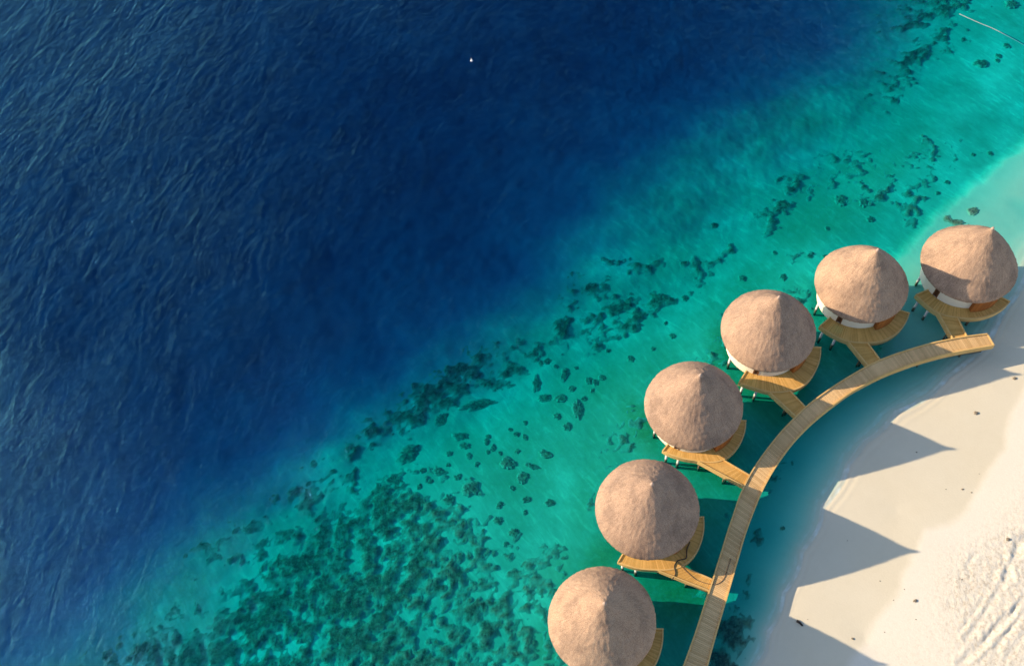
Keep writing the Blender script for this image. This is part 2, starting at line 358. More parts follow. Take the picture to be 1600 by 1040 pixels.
def ground(X, Y):
    """height of the sheet and its surface attributes at world X, Y"""
    Xc = np.clip(X, -150, 120); Yc = np.clip(Y, -40, 190)
    d = np.full(X.shape, _wt[_n])
    for i in range(_n):
        d = d+_wt[i]*np.hypot(Xc-cp[i, 0], Yc-cp[i, 1])
    u, v = toimg(Xc, Yc)
    wob = fbm(X*.12, Y*.12, 4, 5)
    d = np.clip(d, -1.6, 7.5)
    amp = sstep(.5, 2.0, d)
    d = d*(1+.16*amp*wob+.05*amp*fbm(X*.45, Y*.45, 3, 9))
    edge_ = sstep(.95, 1.5, d)*sstep(3.4, 2.2, d)
    d = d*(1+edge_*(.34*fbm(X*.13, Y*.13, 5, 15)))
    ds, sd_ = segdist(X+.6*fbm(X*.4, Y*.4, 3, 2), Y+.6*fbm(X*.4, Y*.4, 3, 3), SHELF)
    s = ds*sd_        # positive on one side
    near = sstep(9, 3, ds)
    d = d+np.where(s < 0, -1, 1)*near*np.minimum(ds/.7, 1)*.17*(d > 0)*SH_SIGN
    z = -d
    # beach detail
    dd, sd2 = segdist(X+.35*fbm(X*.5, Y*.5, 3, 21), Y+.35*fbm(X*.5, Y*.5, 3, 22), DRY)
    dry = sstep(-.35, .6, dd*sd2*DRY_SIGN)
    dryf = sstep(0, 6, dd*sd2*DRY_SIGN)*dry
    churn = np.exp(-(((u-1545)/75)**2+((v-905)/85)**2))*1.0+.55*sstep(1450, 1560, u)*sstep(780, 960, v)+.18
    churn = np.clip(churn, 0, 1)*dryf
    inb = (z > -.2)
    n_small = fbm(X*2.2, Y*2.2, 3, 31); n_mid = fbm(X*.7, Y*.7, 3, 41)
    z = z+np.where(inb, dry*.025+churn*(.055*n_small+.05*n_mid), 0)
    for a, w, pts in TRACKS:
        bx = [p[0] for p in pts]; by = [p[1] for p in pts]
        m = (X > min(bx)-3) & (X < max(bx)+3) & (Y > min(by)-3) & (Y < max(by)+3)
        if not m.any(): continue
        q, _ = segdist(X[m]+.12*n_small[m], Y[m]+.12*n_mid[m], pts)
        a = a*np.clip(.55+1.1*n_mid[m]+.5*n_small[m], 0, 1.5); z[m] = z[m]-a*1.6*np.exp(-(q/(w*.55))**2)+a*.45*np.exp(-((q-w*1.15)/(w*.4))**2)
    # tiny swash steps at the waterline
    z = z+.016*np.sin(z*120+4*wob)*sstep(-.35, -.02, z)*sstep(.12, .02, z)
    # gentle sand ripples on the shelf
    z = z+.012*perlin((X*.5+Y*.9)*1.5, (X*.9-Y*.5)*.35, 51)*sstep(-.9, -.3, z)*sstep(.0, -.1, z)
    q = fbm(X*.35, Y*.35, 3, 91)*.05; ff = np.exp(-((z+.035-q)/.012)**2)+.6*np.exp(-((z+.11-q)/.018)**2)
    foam = np.clip(ff*(.35+.9*fbm(X*1.1, Y*1.1, 3, 95)), 0, 1)*.8
    sea = sstep(-.15, -.75, z)
    grass = np.zeros(X.shape)
    for gx, gy, grx, gry, ga, gs in GRASS:
        c_, s_ = math.cos(R_(ga)), math.sin(R_(ga)); du, dv = u-gx, v-gy
        e = ((du*c_+dv*s_)/grx)**2+((-du*s_+dv*c_)/gry)**2
        grass = np.maximum(grass, gs*np.exp(-e))
    clean = np.zeros(X.shape)
    for gx, gy, grx, gry, ga in [(1195,850,50,170,20),(1275,715,80,60,-40),(1370,625,95,42,-30),(1140,1010,60,90,20),(1480,500,120,90,0)]:
        c_, s_ = math.cos(R_(ga)), math.sin(R_(ga)); du, dv = u-gx, v-gy
        clean = np.maximum(clean, sstep(1.6, .6, ((du*c_+dv*s_)/grx)**2+((-du*s_+dv*c_)/gry)**2))
    sea = sea*(1-.95*clean); grass = grass*(1-.6*clean)
    grass = grass*sstep(-.05, -.3, z)
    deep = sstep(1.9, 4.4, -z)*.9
    rough = np.clip(.10+churn*1.2, 0, 1)*dry+.12*(1-dry)
    return z, dict(wet=(1-dry)*(1-.5*sstep(0, 2.5, dd*sd2*DRY_SIGN*-1)*0), sea=sea, grass=np.clip(grass, 0, 1), deep=deep, rough=rough, foam=foam)
GRASS = [(1110,570,40,20,-35,1.0),(1290,470,45,22,70,1.0),(1140,540,60,34,60,1.0),(1005,660,70,34,60,1.0),(1050,790,90,60,0,.85),(1100,720,90,40,30,.9),(920,760,50,80,20,.5),(1040,560,90,45,-40,.45),
 (940,870,60,34,-50,.9),(1060,930,90,55,20,1.0),(1170,600,60,28,20,.9),(1250,440,80,40,-30,.4),(880,900,40,60,10,.45),(1200,640,60,40,0,.5),(980,930,60,40,0,.6),(1360,270,110,45,-15,.5),(1300,330,150,60,-30,.5),(850,700,170,120,-35,.42),(1110,690,70,40,0,.8),(1270,560,60,34,0,.6),(1190,600,50,40,0,.6),(960,600,160,70,-35,.42),(1170,440,130,50,-35,.5),(860,1010,40,60,0,.5),(1130,1010,26,60,20,1.0),(1185,760,22,60,30,.9)]
# orientation of the two guide lines is settled from known points
def _sgn(line, px, py, z=0):
    p = U(px, py, z); dd, s = segdist(np.array([p[0]]), np.array([p[1]]), line); return float(s[0])
SH_SIGN = 1.0 if _sgn(SHELF, 1300, 200) > 0 else -1.0
DRY_SIGN = 1.0 if _sgn(DRY, 1600, 900, .45) > 0 else -1.0

def axis(segs, lo, hi):
    out = []
    for a, b, st in segs: out += list(np.arange(a, b, st))
    out.append(segs[-1][1])
    g = 1.0; x = out[0]; pre = []
    while x > lo: x -= g; g *= 1.6; pre.append(x)
    g = 1.0; x = out[-1]; post = []
    while x < hi: x += g; g *= 1.6; post.append(x)
    return np.array(pre[::-1]+out+post)
def grid_mesh(name, xs, ys, fn, keep=None):
    X, Y = np.meshgrid(xs, ys); sh = X.shape
    z, at = fn(X.ravel(), Y.ravel())
    nx, ny = len(xs), len(ys)
    idx = np.arange(nx*ny).reshape(ny, nx)
    q = np.stack([idx[:-1, :-1], idx[:-1, 1:], idx[1:, 1:], idx[1:, :-1]], -1).reshape(-1, 4)
    V = np.stack([X.ravel(), Y.ravel(), z], 1)
    if keep is not None:
        k = keep(at)[q].any(1); q = q[k]
        used = np.zeros(len(V), bool); used[q.ravel()] = True
        mp = np.cumsum(used)-1; q = mp[q]; V = V[used]; at = {a: b[used] for a, b in at.items()}
    me = bpy.data.meshes.new(name)
    me.vertices.add(len(V)); me.vertices.foreach_set('co', V.astype(np.float32).ravel())
    me.loops.add(q.size); me.loops.foreach_set('vertex_index', q.astype(np.int32).ravel())
    me.polygons.add(len(q)); me.polygons.foreach_set('loop_start', np.arange(0, q.size, 4, dtype=np.int32))
    me.polygons.foreach_set('use_smooth', np.ones(len(q), bool))
    me.update(calc_edges=True)
    for a, b in at.items():
        if a.startswith('_'): continue
        t = me.attributes.new(a, 'FLOAT', 'POINT'); t.data.foreach_set('value', b.astype(np.float32))
    return me
xs = axis([(-78, 16, .34), (16, 60, .13), (60, 84, .4)], -4000, 4000)
ys = axis([(5, 52, .13), (52, 125, .34)], -4000, 4000)
g = link_mesh('sandy_ground', grid_mesh('sandy_ground', xs, ys, ground), MS)
tag(g, kind='structure', label='pale coral sand beach and seabed sloping down into deep water')

# ------------------------------------------------------------------ water: a closed body, calm inshore
wxs = axis([(-80, 84, 2.0)], -4000, 4000); wys = axis([(5, 125, 2.0)], -4000, 4000)
def wfun(X, Y):
    z, at = ground(X, Y)
    calm = sstep(2.6, .5, -z)*.80+.12*sstep(.6, .1, -z)
    return np.zeros(X.shape), dict(calm=calm)
me = grid_mesh('sea_water', wxs, wys, wfun)
bm = bmesh.new(); bm.from_mesh(me)
bd = [e for e in bm.edges if e.is_boundary]
r = bmesh.ops.extrude_edge_only(bm, edges=bd)
nv = [x for x in r['geom'] if isinstance(x, bmesh.types.BMVert)]; ne = [x for x in r['geom'] if isinstance(x, bmesh.types.BMEdge)]
for x in nv: x.co.z = -14
bmesh.ops.edgeloop_fill(bm, edges=[e for e in ne if e.is_boundary])
bmesh.ops.recalc_face_normals(bm, faces=bm.faces)
bm.to_mesh(me); bm.free()
wo = link_mesh('sea_water', me, MWATER); tag(wo, kind='structure', label='clear tropical sea, navy offshore and turquoise over the lagoon')

# ------------------------------------------------------------------ reef (uncountable) and coral heads (countable)
REEF = [ # x, y, rx, ry, angle, strength  (surveyed on the photograph)
 (600,800,75,45,-20,1.0),(660,830,110,60,20,.85),(540,840,100,60,-30,.85),(480,880,110,60,-30,.95),(600,920,140,70,-20,.95),(420,960,110,60,-30,1.0),(560,1000,130,55,-15,1.0),(700,900,100,70,10,.75),(760,980,110,60,0,.75),(330,1010,90,40,-20,1.0),(220,1020,80,40,-25,.8),(480,770,50,22,-40,.6),(820,930,60,50,0,.65),(850,1000,50,60,0,.6),(640,1040,160,40,0,.95),(440,1060,160,40,0,1.0),(610,760,50,24,0,.6),(530,930,80,60,0,1.1),(700,830,50,60,0,.55),(860,880,26,20,0,.7),
 (960,480,60,16,-25,.9),(1020,470,46,14,-12,.8),(1000,492,40,14,-30,.9),(925,445,26,16,10,.8),(900,440,30,9,-10,.6),(1000,412,40,9,-10,.75),(960,400,20,8,0,.6),(1095,420,16,16,30,.95),(1080,412,24,8,20,.8),(1125,402,24,9,-35,.9),(1215,325,32,12,-28,1.0),(1205,340,12,20,10,.8),(1245,290,20,12,20,.85),(1230,293,12,12,20,.7),(1240,272,22,8,0,.8),(1310,243,30,10,0,.65),(1340,270,22,26,10,.55),(1300,285,16,6,0,.5),(1370,300,50,12,-10,.5),(1375,310,20,10,20,.7),(1425,320,26,20,-60,.65),(1425,345,14,14,0,.7),(1455,270,30,14,-40,.55),(1440,240,60,22,-10,.40),(1360,255,60,20,-10,.40),(1490,250,40,10,-20,.35),(1440,370,18,6,0,.0),
 (1440,20,40,14,-10,.9),(1480,10,30,16,0,.8),(1430,85,40,14,-15,.9),(1405,120,26,14,-30,.85),(1470,60,30,20,0,.6),(1385,150,26,16,30,.5),(1480,45,16,10,0,.7),(1470,0,60,14,0,.8),
 (680,600,60,22,-20,1.1),(720,575,50,20,-30,1.0),(640,640,50,20,-30,1.0),(590,660,40,16,-25,.8),(800,570,34,12,-20,.9),(770,590,26,12,0,.85),(760,540,60,14,-10,.6),(850,540,36,10,-10,.75),(880,500,40,16,-60,.75),(560,690,40,16,-20,.55),(530,745,36,12,-20,.6),(470,750,40,20,-40,.5),(400,800,40,18,-40,.5),(320,850,40,22,-50,.5),(610,650,30,10,0,.5),(690,625,30,12,0,.75),(928,535,14,16,40,.9),(970,520,14,9,-20,.9),(985,505,20,10,-20,.85),(900,420,16,8,0,.5),
 (1250,400,16,10,0,.5),(1110,560,30,14,-35,.6),(985,660,26,18,0,.55),(960,690,20,30,20,.5),(1245,470,22,16,40,.65),(1130,520,14,26,20,.4),(930,790,14,20,0,.4),
 (1145,985,22,40,25,1.0),(1130,1030,26,24,0,1.0),(1170,905,8,12,20,.6),(1185,840,8,14,20,.4),(1215,745,8,20,40,.75),(1100,925,14,8,0,.7),(1200,600,20,9,0,.4),(1090,890,30,20,0,.25),(1150,800,14,20,0,.25),(1490,352,12,4,10,1.2),(1476,346,5,5,10,1.2),(1400,545,22,8,0,.0)]
def reef(X, Y):
    u, v = toimg(X, Y, -.8)
    z, at = ground(X, Y)
    Dn = np.zeros(X.shape)
    for rx_, ry_, a_, b_, an, st in REEF:
        if st <= 0: continue
        c_, s_ = math.cos(R_(an)), math.sin(R_(an)); du, dv = u-rx_, v-ry_
        e = ((du*c_+dv*s_)/a_)**2+((-du*s_+dv*c_)/b_)**2
        Dn = np.maximum(Dn, st*np.exp(-e*.8)*(e < 9))
    n = fbm(X*.62, Y*.62, 5, 61)+.5*fbm(X*2.1, Y*2.1, 3, 71)
    m = Dn*1.05-.46+n*1.25*(Dn > .08)
    m = np.where(Dn < .08, -1, m)
    wd, wi = worley(X*1.5, Y*1.5, 3); wd2, _ = worley(X*3.4, Y*3.4, 8)
    lump = np.clip(1-wd*wd*1.6, 0, 1)*(.4+.8*wi)+.35*np.clip(1-wd2*1.3, 0, 1)
    hmax = np.clip(-z*.45, .0, .36)
    h = sstep(0, .55, m)*(.35+.65*lump)*hmax+.03*(m > 0)
    return np.where(m > 0, z+h, z-.12), dict(_m=m, edge=np.clip(m*1.5+.1, 0, 1))
p0 = U(0, 1100)[:2]; p1 = U(1700, 0)[:2]
xs = np.arange(-52, 82, .27); ys = np.arange(12, 122, .27)
rf = link_mesh('coral_reef', grid_mesh('coral_reef', xs, ys, reef, keep=lambda a: a['_m'] > -.12), M_CORAL)
tag(rf, 'dark olive coral reef patches spread over the turquoise lagoon floor', 'coral reef', kind='stuff')

def gz(x, y):
    z, _ = ground(np.array([float(x)]), np.array([float(y)])); return float(z[0])
def lump_mesh(name, rx, ry, h, rot, seed, na=44, nr=8, rough=.34):
    V = [(0, 0, h)]; Fc = []
    for k in range(1, nr+1):
        f = k/nr
        for a in range(na):
            an = 2*math.pi*a/na
            o = 1+rough*float(fbm(np.array([2+1.3*math.cos(an)+seed*3.1]), np.array([2+1.3*math.sin(an)+seed*1.7]), 3, seed % 7)[0])*1.6+rough*.9*float(fbm(np.array([9+3.6*math.cos(an)+seed*2.1]), np.array([3.6*math.sin(an)-seed]), 2, 4)[0])
            x, y = rx*f*o*math.cos(an), ry*f*o*math.sin(an)
            zz = h*math.sqrt(max(0, 1-f**2.4))*(1+.5*float(fbm(np.array([x*2.2+seed]), np.array([y*2.2]), 3, 5)[0]))-(.15 if k == nr else 0)
            c_, s_ = math.cos(rot), math.sin(rot)
            V.append((x*c_-y*s_, x*s_+y*c_, zz))
    for a in range(na): Fc.append((0, 1+a, 1+(a+1) % na))
    for k in range(nr-1):
        for a in range(na):
            b = (a+1) % na; Fc.append((1+k*na+a, 1+(k+1)*na+a, 1+(k+1)*na+b, 1+k*na+b))
    Fc.append(tuple(1+(nr-1)*na+a for a in range(na-1, -1, -1)))
    me = bpy.data.meshes.new(name); me.from_pydata(V, [], Fc)
    ea = [1.0]+[min(1, 1.9*(1-k/nr)+.12) for k in range(1, nr+1) for _ in range(na)]
    at = me.attributes.new('edge', 'FLOAT', 'POINT'); at.data.foreach_set('value', ea)
    return me
HEADS = [ # px, py, rx px, ry px, angle(image deg), label
 (639,709,18,13,-40,'large dark oval coral head alone on pale turquoise sand'),
 (735,764,14,11,0,'round dark coral head with a bright sand spot at its left edge'),
 (615,750,12,8,30,'dark ragged coral head just above the big reef mass'),
 (594,762,5,5,0,'tiny round coral head at the upper edge of the big reef mass'),
 (720,682,13,6,10,'upper coral head of the ring shaped group in mid lagoon'),
 (726,696,9,5,10,'lower coral head of the ring shaped group in mid lagoon'),
 (748,633,27,8,-4,'long bar of dark coral near the lagoon edge'),
 (690,656,12,9,-50,'dark coral head beside the lagoon edge, up and left of the long bar'),
 (687,737,11,6,20,'flat spread coral head between the ring group and the oval head'),
 (702,780,10,8,20,'dark coral lump just below the round coral head'),
 (702,708,6,4,20,'small coral smudge under the ring shaped group'),
 (793,724,12,9,30,'broad mottled coral head in the middle of the lagoon'),
 (830,728,11,4,25,'thin slanting coral strip beside the broad mottled head'),
 (852,710,10,6,30,'crescent coral head on the open lagoon sand'),
 (816,746,8,9,30,'coral head below the thin slanting strip'),
 (886,666,7,6,20,'dark coral head left of the fourth hut roof from the top'),
 (902,640,9,13,0,'upright blocky coral head in the upper lagoon'),
 (876,622,9,7,0,'round speckled coral head above the blocky one'),
 (851,622,11,6,-10,'hooked coral head with a pale sand spot to its left'),
 (838,600,6,13,10,'narrow vertical coral strip in the upper lagoon'),
 (882,585,6,11,25,'curved narrow coral head in the upper lagoon'),
 (893,607,6,5,0,'little round coral head under the curved narrow one'),
 (920,595,6,5,0,'little coral head right of the curved narrow one'),
 (1313,313,9,8,0,'isolated round black coral head in green water'),
 (1349,317,7,6,0,'small faint coral head right of the isolated round black one'),
 (1117,353,6,5,0,'lone small coral head in blue green water above the third roof'),
 (1223,433,5,5,0,'small dark coral head just above the hut roofs gap'),
 (1520,330,9,6,0,'brown coral boulder on the pale shallow sand shelf'),
 (1580,8,11,6,15,'dark coral head at the top edge near the floating pipe'),
 (1533,100,11,6,20,'faint coral head in turquoise water below the floating pipe'),
 (858,785,7,6,0,'round coral head in the open lagoon left of the second lowest hut'),
 (822,780,7,5,-30,'coral head left of the round one near the second lowest hut'),
 (778,813,7,6,0,'small tufted coral head right of the big reef mass'),
 (803,832,8,7,0,'coral head with a pale rim nearing the lowest hut'),
 (1223,825,4,3,0,'small dark coral lump by the beach side of the boardwalk'),
]
hg = 'coral heads scattered over the lagoon'
def place_head(px, py, a, b, an, label, seed, mt=None):
    z0 = -1.0
    for _ in range(4):
        p = U(px, py, z0); z0 = gz(p[0], p[1])
    q = U(px+10, py, z0); s = float(np.hypot(*(q-p)[:2]))/10
    s2 = float(np.hypot(*(U(px, py-10, z0)-p)[:2]))/10
    rx, ry = a*s, b*s2
    rx *= 1.12; ry *= 1.12; hgt = min(.26*min(rx, ry)+.05, max(.05, -z0*.5))
    me = lump_mesh('coral_head', rx, ry, hgt, R_(-an), seed)
    o = link_mesh('coral_head', me, mt or M_HEAD, None, True); o.location = (p[0], p[1], z0)
    tag(o, label, 'coral head', hg); return o
for i, h_ in enumerate(HEADS): place_head(*h_, i+1)
SMALL = [(763,682),(807,678),(820,683),(762,706),(781,708),(797,671),(672,752),(700,726),(660,735),(845,567),(855,565),(940,590),(868,573),(950,548),(925,610),(930,597),(912,623),(900,575),(760,690),(745,725),(800,762),(780,788),(820,800),(790,850),(1290,402),(1360,343),(1265,400),(1292,357),(1040,505),(1070,466),(1160,435),(770,700),(732,712),(715,745),(655,760),(1020,545),(1050,525),(985,560),(1547,240),(1520,242),(1480,285),(1465,302),(1505,62),(1560,88),(1558,95),(1573,72),(1290,505),(820,660),(808,705),(870,650),(1210,395)]
for i, (x, y) in enumerate(SMALL):
    s = 3.0+2.6*random.random()
    place_head(x, y, s*1.15, s*.85, random.uniform(0, 180), 'small dark speck of coral dotted on the turquoise lagoon sand', 60+i)

# ------------------------------------------------------------------ beach huts
ZD = 2.6
HC = [(4.78,17.84),(10.58,27.47),(17.06,37.37),(26.34,44.74),(37.3,49.01),(48.97,49.88)]
def roof_mesh():
    A, B = 4.88, 4.76; ze, Hh = 5.42, 6.18
    prof = []
    N = 54
    for k in range(N+1):
        r = k/N
        gg = .93*(1-r)+.07*math.sqrt(max(0, 1-r*r))+.030*math.exp(-(r/.05)**2)+.030*math.sin(math.pi*r)
        prof.append((r, ze+Hh*gg))
    prof += [(1.003, ze-.12), (.995, ze-.26), (.975, ze-.34), (.93, ze-.30), (.80, ze-.02)]
    na = 230
    L = [0]
    for (r0, z0), (r1, z1) in zip(prof[:-1], prof[1:]): L.append(L[-1]+math.hypot((r1-r0)*4.8, z1-z0))
    V = []; UVv = []
    an = np.arange(na)*2*np.pi/na
    for k, (r, z) in enumerate(prof):
        x = A*r*np.cos(an); y = B*r*np.sin(an)
        s_ = L[k]
        nz = fbm(x*2.6+7, y*2.6-3, 3, 13); nb = fbm(x*.35+9, y*.35, 3, 17)
        step = .022*((s_*1.15+1.6*nb) % 1.0)
        dsp = (.055*nz+.04*nb+step-.02)*(1 if k <= N else .8)*min(1, k/4)
        edge = .03*rng.standard_normal(na)*(1 if N-1 <= k <= N+3 else 0)
        for a in range(na):
            rr = 1+(dsp[a]*.62+edge[a]*.5)/max(4.8*r, .8)
            V.append((x[a]*rr, y[a]*rr, z+dsp[a]*.78-(abs(edge[a])*.6 if k > N else 0)))
            UVv.append((an[a]*4.8*max(r, .12)/1.0, s_))
    Fc = []
    for k in range(len(prof)-1):
        for a in range(na):
            b = (a+1) % na; Fc.append((k*na+a, (k+1)*na+a, (k+1)*na+b, k*na+b))
    k = len(prof)-1
    Fc.append(tuple(k*na+a for a in range(na-1, -1, -1)))
    me = bpy.data.meshes.new('roof'); me.from_pydata(V, [], Fc)
    uvl = me.uv_layers.new(name='uv'); li = np.empty(len(me.loops), np.int32); me.loops.foreach_get('vertex_index', li)
    uva = np.array(UVv)[li]; uvl.data.foreach_set('uv', uva.ravel())
    return me, ze+Hh*1.03
def arc_wall(mb, r0, r1, a0, a1, z0, z1, n=24, b=.5):
    poly = [pol(r1, a0+(a1-a0)*i/n) for i in range(n+1)]+[pol(r0, a1-(a1-a0)*i/n) for i in range(n+1)]
    k = len(mb.v); m = 2*(n+1)
    mb.v += [(x, y, z0) for x, y in poly]+[(x, y, z1) for x, y in poly]
    for i in range(m):
        j = (i+1) % m; mb.f.append((k+i, k+j, k+m+j, k+m+i)); mb.b.append(b)
    for i in range(n):
        o0, o1, i0, i1 = k+i, k+i+1, k+m-1-i, k+m-2-i
        mb.f.append((o0, i0, i1, o1)); mb.f.append((o0+m, o1+m, i1+m, i0+m)); mb.b += [b, b]
# deck plan, local polar frame: angle 0 is the deck's sea-ward end
OUTS = [[(0,5.11),(14,5.0),(38,5.04),(66,5.74),(81,5.84),(97,5.76),(120,5.68)],
 [(0,5.11),(14,5.0),(38,5.04),(66,5.74),(81,5.82),(97,5.73),(122,5.63)],
 [(0,4.84),(16,4.70),(38,4.74),(68,5.56),(84,5.54),(102,5.54),(123,5.52)],
 [(0,5.58),(15,5.48),(31,5.78),(53,6.02),(63,6.14),(76,6.08),(92,5.94),(116,5.88)],
 [(0,5.62),(16,5.60),(32,5.78),(53,5.72),(62,5.84),(77,5.87),(98,5.83),(116,5.77)],
 [(0,5.48),(16,5.42),(32,5.57),(53,5.24),(69,5.27),(87,5.30),(103,5.40),(120,5.60)]]
def rout(a, h=1):
    O = OUTS[h]; x = [q[0] for q in O]; y = [q[1] for q in O]
    return float(sum(np.interp(a+k, x, y)*w for k, w in ((-7, .25), (0, .5), (7, .25))))
RW = 3.92
def make_deck(root, h):
    END = float(OUTS[h][-1][0]); rout_ = lambda a: rout(a, h)
    # deck: radial boards
    dk = MB(); a = 0.0; st = END/92
    for i in range(92):
        a0, a1 = R_(i*st+.07), R_((i+1)*st-.07); ro0, ro1 = rout_(i*st), rout_((i+1)*st)
        dk.prism([pol(RW-.02, a0), pol(ro0-.14, a0), pol(ro1-.14, a1), pol(RW-.02, a1)], ZD-.07, ZD+random.uniform(-.004, .004), random.random())
    dk.build('deck', M_DECK, root)
    fs = MB(); k = 60
    def rim(ra, rb, z0, z1, a0=0, a1=END):
        for i in range(k):
            t0, t1 = a0+(a1-a0)*i/k, a0+(a1-a0)*(i+1)/k
            fs.prism([pol(rout_(t0)+ra, R_(t0)), pol(rout_(t0)+rb, R_(t0)), pol(rout_(t1)+rb, R_(t1)), pol(rout_(t1)+ra, R_(t1))], z0, z1, .4)
    rim(-.14, 0, ZD-.62, ZD+.035)
    fs.build('deck_fascia', M_FASCIA, root)
    for t, lo in ((0, RW-.05), (END, RW-.05)):
        s = -1 if t == 0 else 1; fs = MB()
        c0 = R_(t); nx, ny = -math.sin(c0)*s*.12, math.cos(c0)*s*.12
        p, q = pol(lo, c0), pol(rout_(t)+.01, c0)
        fs.prism([p, q, (q[0]+nx, q[1]+ny), (p[0]+nx, p[1]+ny)] if s < 0 else [p, (p[0]+nx, p[1]+ny), (q[0]+nx, q[1]+ny), q], ZD-.60, ZD+.12, .6)
        fs.build('end_board', M_FASCIA, root)

def make_hut():
    root = empty('overwater_hut')
    rm, ztop = roof_mesh()
    roof = link_mesh('roof', rm, MT, root, True)
    tp = MB(); tp.tube([(0, 0, ztop-.40), (0, 0, ztop-.05), (0, 0, ztop+.10)], .22, 12, .5, .06); tp.build('roof_cap', MT2, roof, True)
    A0, A1 = R_(68), R_(118)
    # round wall, with the doorway left open between two angles
    D0, D1 = R_(9), R_(17.5)
    w = MB(); arc_wall(w, RW-.2, RW, D1, A0, ZD+.003, 5.62, 20); arc_wall(w, RW-.2, RW, A1, D0+2*math.pi, ZD+.003, 5.62, 90)
    w.build('wall', M_WALL, root)
    w = MB(); arc_wall(w, RW-.2, RW-.002, D0, D1, 5.0, 5.6, 5); w.build('door_head', M_WALL, root)
    dr = MB(); arc_wall(dr, RW-.15, RW-.07, D0, D1, ZD+.003, 4.99, 5); door = dr.build('door', M_DARKW, root)
    fr = MB(); 
    for a in (D0, D1-.03): arc_wall(fr, RW-.2, RW+.03, a, a+.03, ZD+.004, 5.0, 2)
    fr.build('door_frame', M_FRAME, door)
    fl = MB(); fl.prism([pol(RW-.01, 2*math.pi*i/64) for i in range(64)], ZD-.55, ZD-.004); fl.build('floor_slab', M_WALL, root)
    # recessed terrace closed by a bulging timber screen
    sc = MB()
    def slat(p, q, z0, z1, th, b):
        dx, dy = q[0]-p[0], q[1]-p[1]; l = math.hypot(dx, dy); nx, ny = -dy/l*th, dx/l*th
        sc.prism([p, q, (q[0]+nx, q[1]+ny), (p[0]+nx, p[1]+ny)], z0, z1, b)
    n = 9
    for i in range(n):
        p = pol(RW-.3+(4.42-RW+.3)*i/n, A0); q = pol(RW-.3+(4.42-RW+.3)*(i+.88)/n, A0); slat(p, q, ZD+.003, 5.3-.0, .05, random.random())
    n = 46
    for i in range(n):
        f0, f1 = i/n, (i+.86)/n
        rr = lambda f: 4.42+.10*math.sin(math.pi*f)+.05*f
        slat(pol(rr(f0), A0+(A1-A0)*f0), pol(rr(f1), A0+(A1-A0)*f1), ZD+.003, 4.95, .05, random.random())
    sc.build('timber_screen', M_SCREEN, root)
    for rr, t, pmt in [(4.5, 48, M_POST), (4.4, 76, M_POST), (4.4, 100, M_POST), (4.5, 112, M_POST)]+[(3.66, t, M_PILE) for t in (-38, -78, -120, -160, 160)]+[(3.0, 30, M_POST), (3.0, 80, M_POST), (3.0, 120, M_POST)]:
        pm = MB(); x, y = pol(rr, R_(t)); pm.tube([(x, y, -2.2), (x, y, ZD-.56)], .14, 12); pm.build('pile', pmt, root, True)
    return root
def front_piles(root, h):
    for t in (4, 20):
        pm = MB(); x, y = pol(rout(t, h)-.32, R_(t)); pm.tube([(x, y, -2.2), (x, y, ZD-.56)], .14, 12); pm.build('pile', M_PILE, root, True)
MT2 = m_plain('ridge_cap_thatch', (.36, .265, .215), .9, .35, 9)
def children(o): return [c for c in col.objects if c.parent is o]
def copy_tree(o, parent=None):
    c = o.copy(); col.objects.link(c)
    if parent: c.parent = parent
    for ch in children(o): copy_tree(ch, c)
    return c
HUT_LABELS = ['lowest round hut with a conical thatched roof, cut by the bottom edge',
 'second lowest round thatched hut, black hose lying on its timber deck',
 'round thatched hut third from the bottom of the curved row, golden sunlit deck',
 'round thatched hut fourth from the bottom, shadow band across its walkway start',
 'round thatched hut in shadowed teal water, second from the top of the row',
 'topmost round thatched hut near the shallow sand, its roof partly shadowed by its neighbour']
# deck frame of every hut: azimuth of the sea-ward deck end and small offset of the deck ring
ROT = [-129, -129, -136, -130, -146, -163]
proto = make_hut()
HUTS = []
for i, (x, y) in enumerate(HC):
    o = proto if i == 0 else copy_tree(proto)
    o.location = (x, y, 0); o.rotation_euler = (0, 0, R_(ROT[i])); HUTS.append(o)
for i, o in enumerate(HUTS):
    make_deck(o, i); front_piles(o, i)
    for ch in children(o):
        if ch.name.startswith('roof'): ch.rotation_euler = (R_(.6*((i*7) % 3-1)), R_(.5*((i*5) % 3-1)), R_(180*(i % 2))); ch.scale = (1+.006*((i*3) % 4-1),)*2+(1+.008*((i*5) % 4-1.5),)
    tag(o, HUT_LABELS[i], 'beach hut', 'thatched huts on stilts along the boardwalk')

# ------------------------------------------------------------------ boardwalk
Lp = [(1066.9,1040),(1086.2,987.7),(1105.4,927.7),(1121,880),(1136.9,827.7),(1158.5,764.6),(1172,738),(1191.5,709),(1219.2,674),(1242.3,650.8),(1260,633),(1283.8,615.4),(1310,597.3),(1352.3,572.3),(1376.9,560.5),(1403,551),(1440,539.5),(1459.8,534.3),(1506.5,525.3),(1541.1,521.3)]
Rp = [(1106.2,1040),(1118.5,993.8),(1135.4,936.9),(1152,880),(1165,833.8),(1176.9,803),(1189.2,770.8),(1203,744.6),(1221,716),(1241,689),(1268,661),(1294,639.5),(1330,612.5),(1378.5,587),(1420,571),(1440,564.5),(1468.5,556.5),(1494.4,550.5),(1525,545),(1552.4,540.4)]
def curve(P, n):
    P = np.array([U(x, y, ZD)[:2] for x, y in P])
    d = P[0]-P[1]; d /= np.hypot(*d); P = np.vstack([P[0]+d*30, P[0]+d*15, P])
    s = np.r_[0, np.cumsum(np.hypot(*np.diff(P, axis=0).T))]
    t = np.linspace(0, s[-1], 400); Q = np.stack([np.interp(t, s, P[:, k]) for k in (0, 1)], 1)
    for _ in range(30):      # smooth the hand survey
        Q[1:-1] = .5*Q[1:-1]+.25*(Q[:-2]+Q[2:])
    return Q
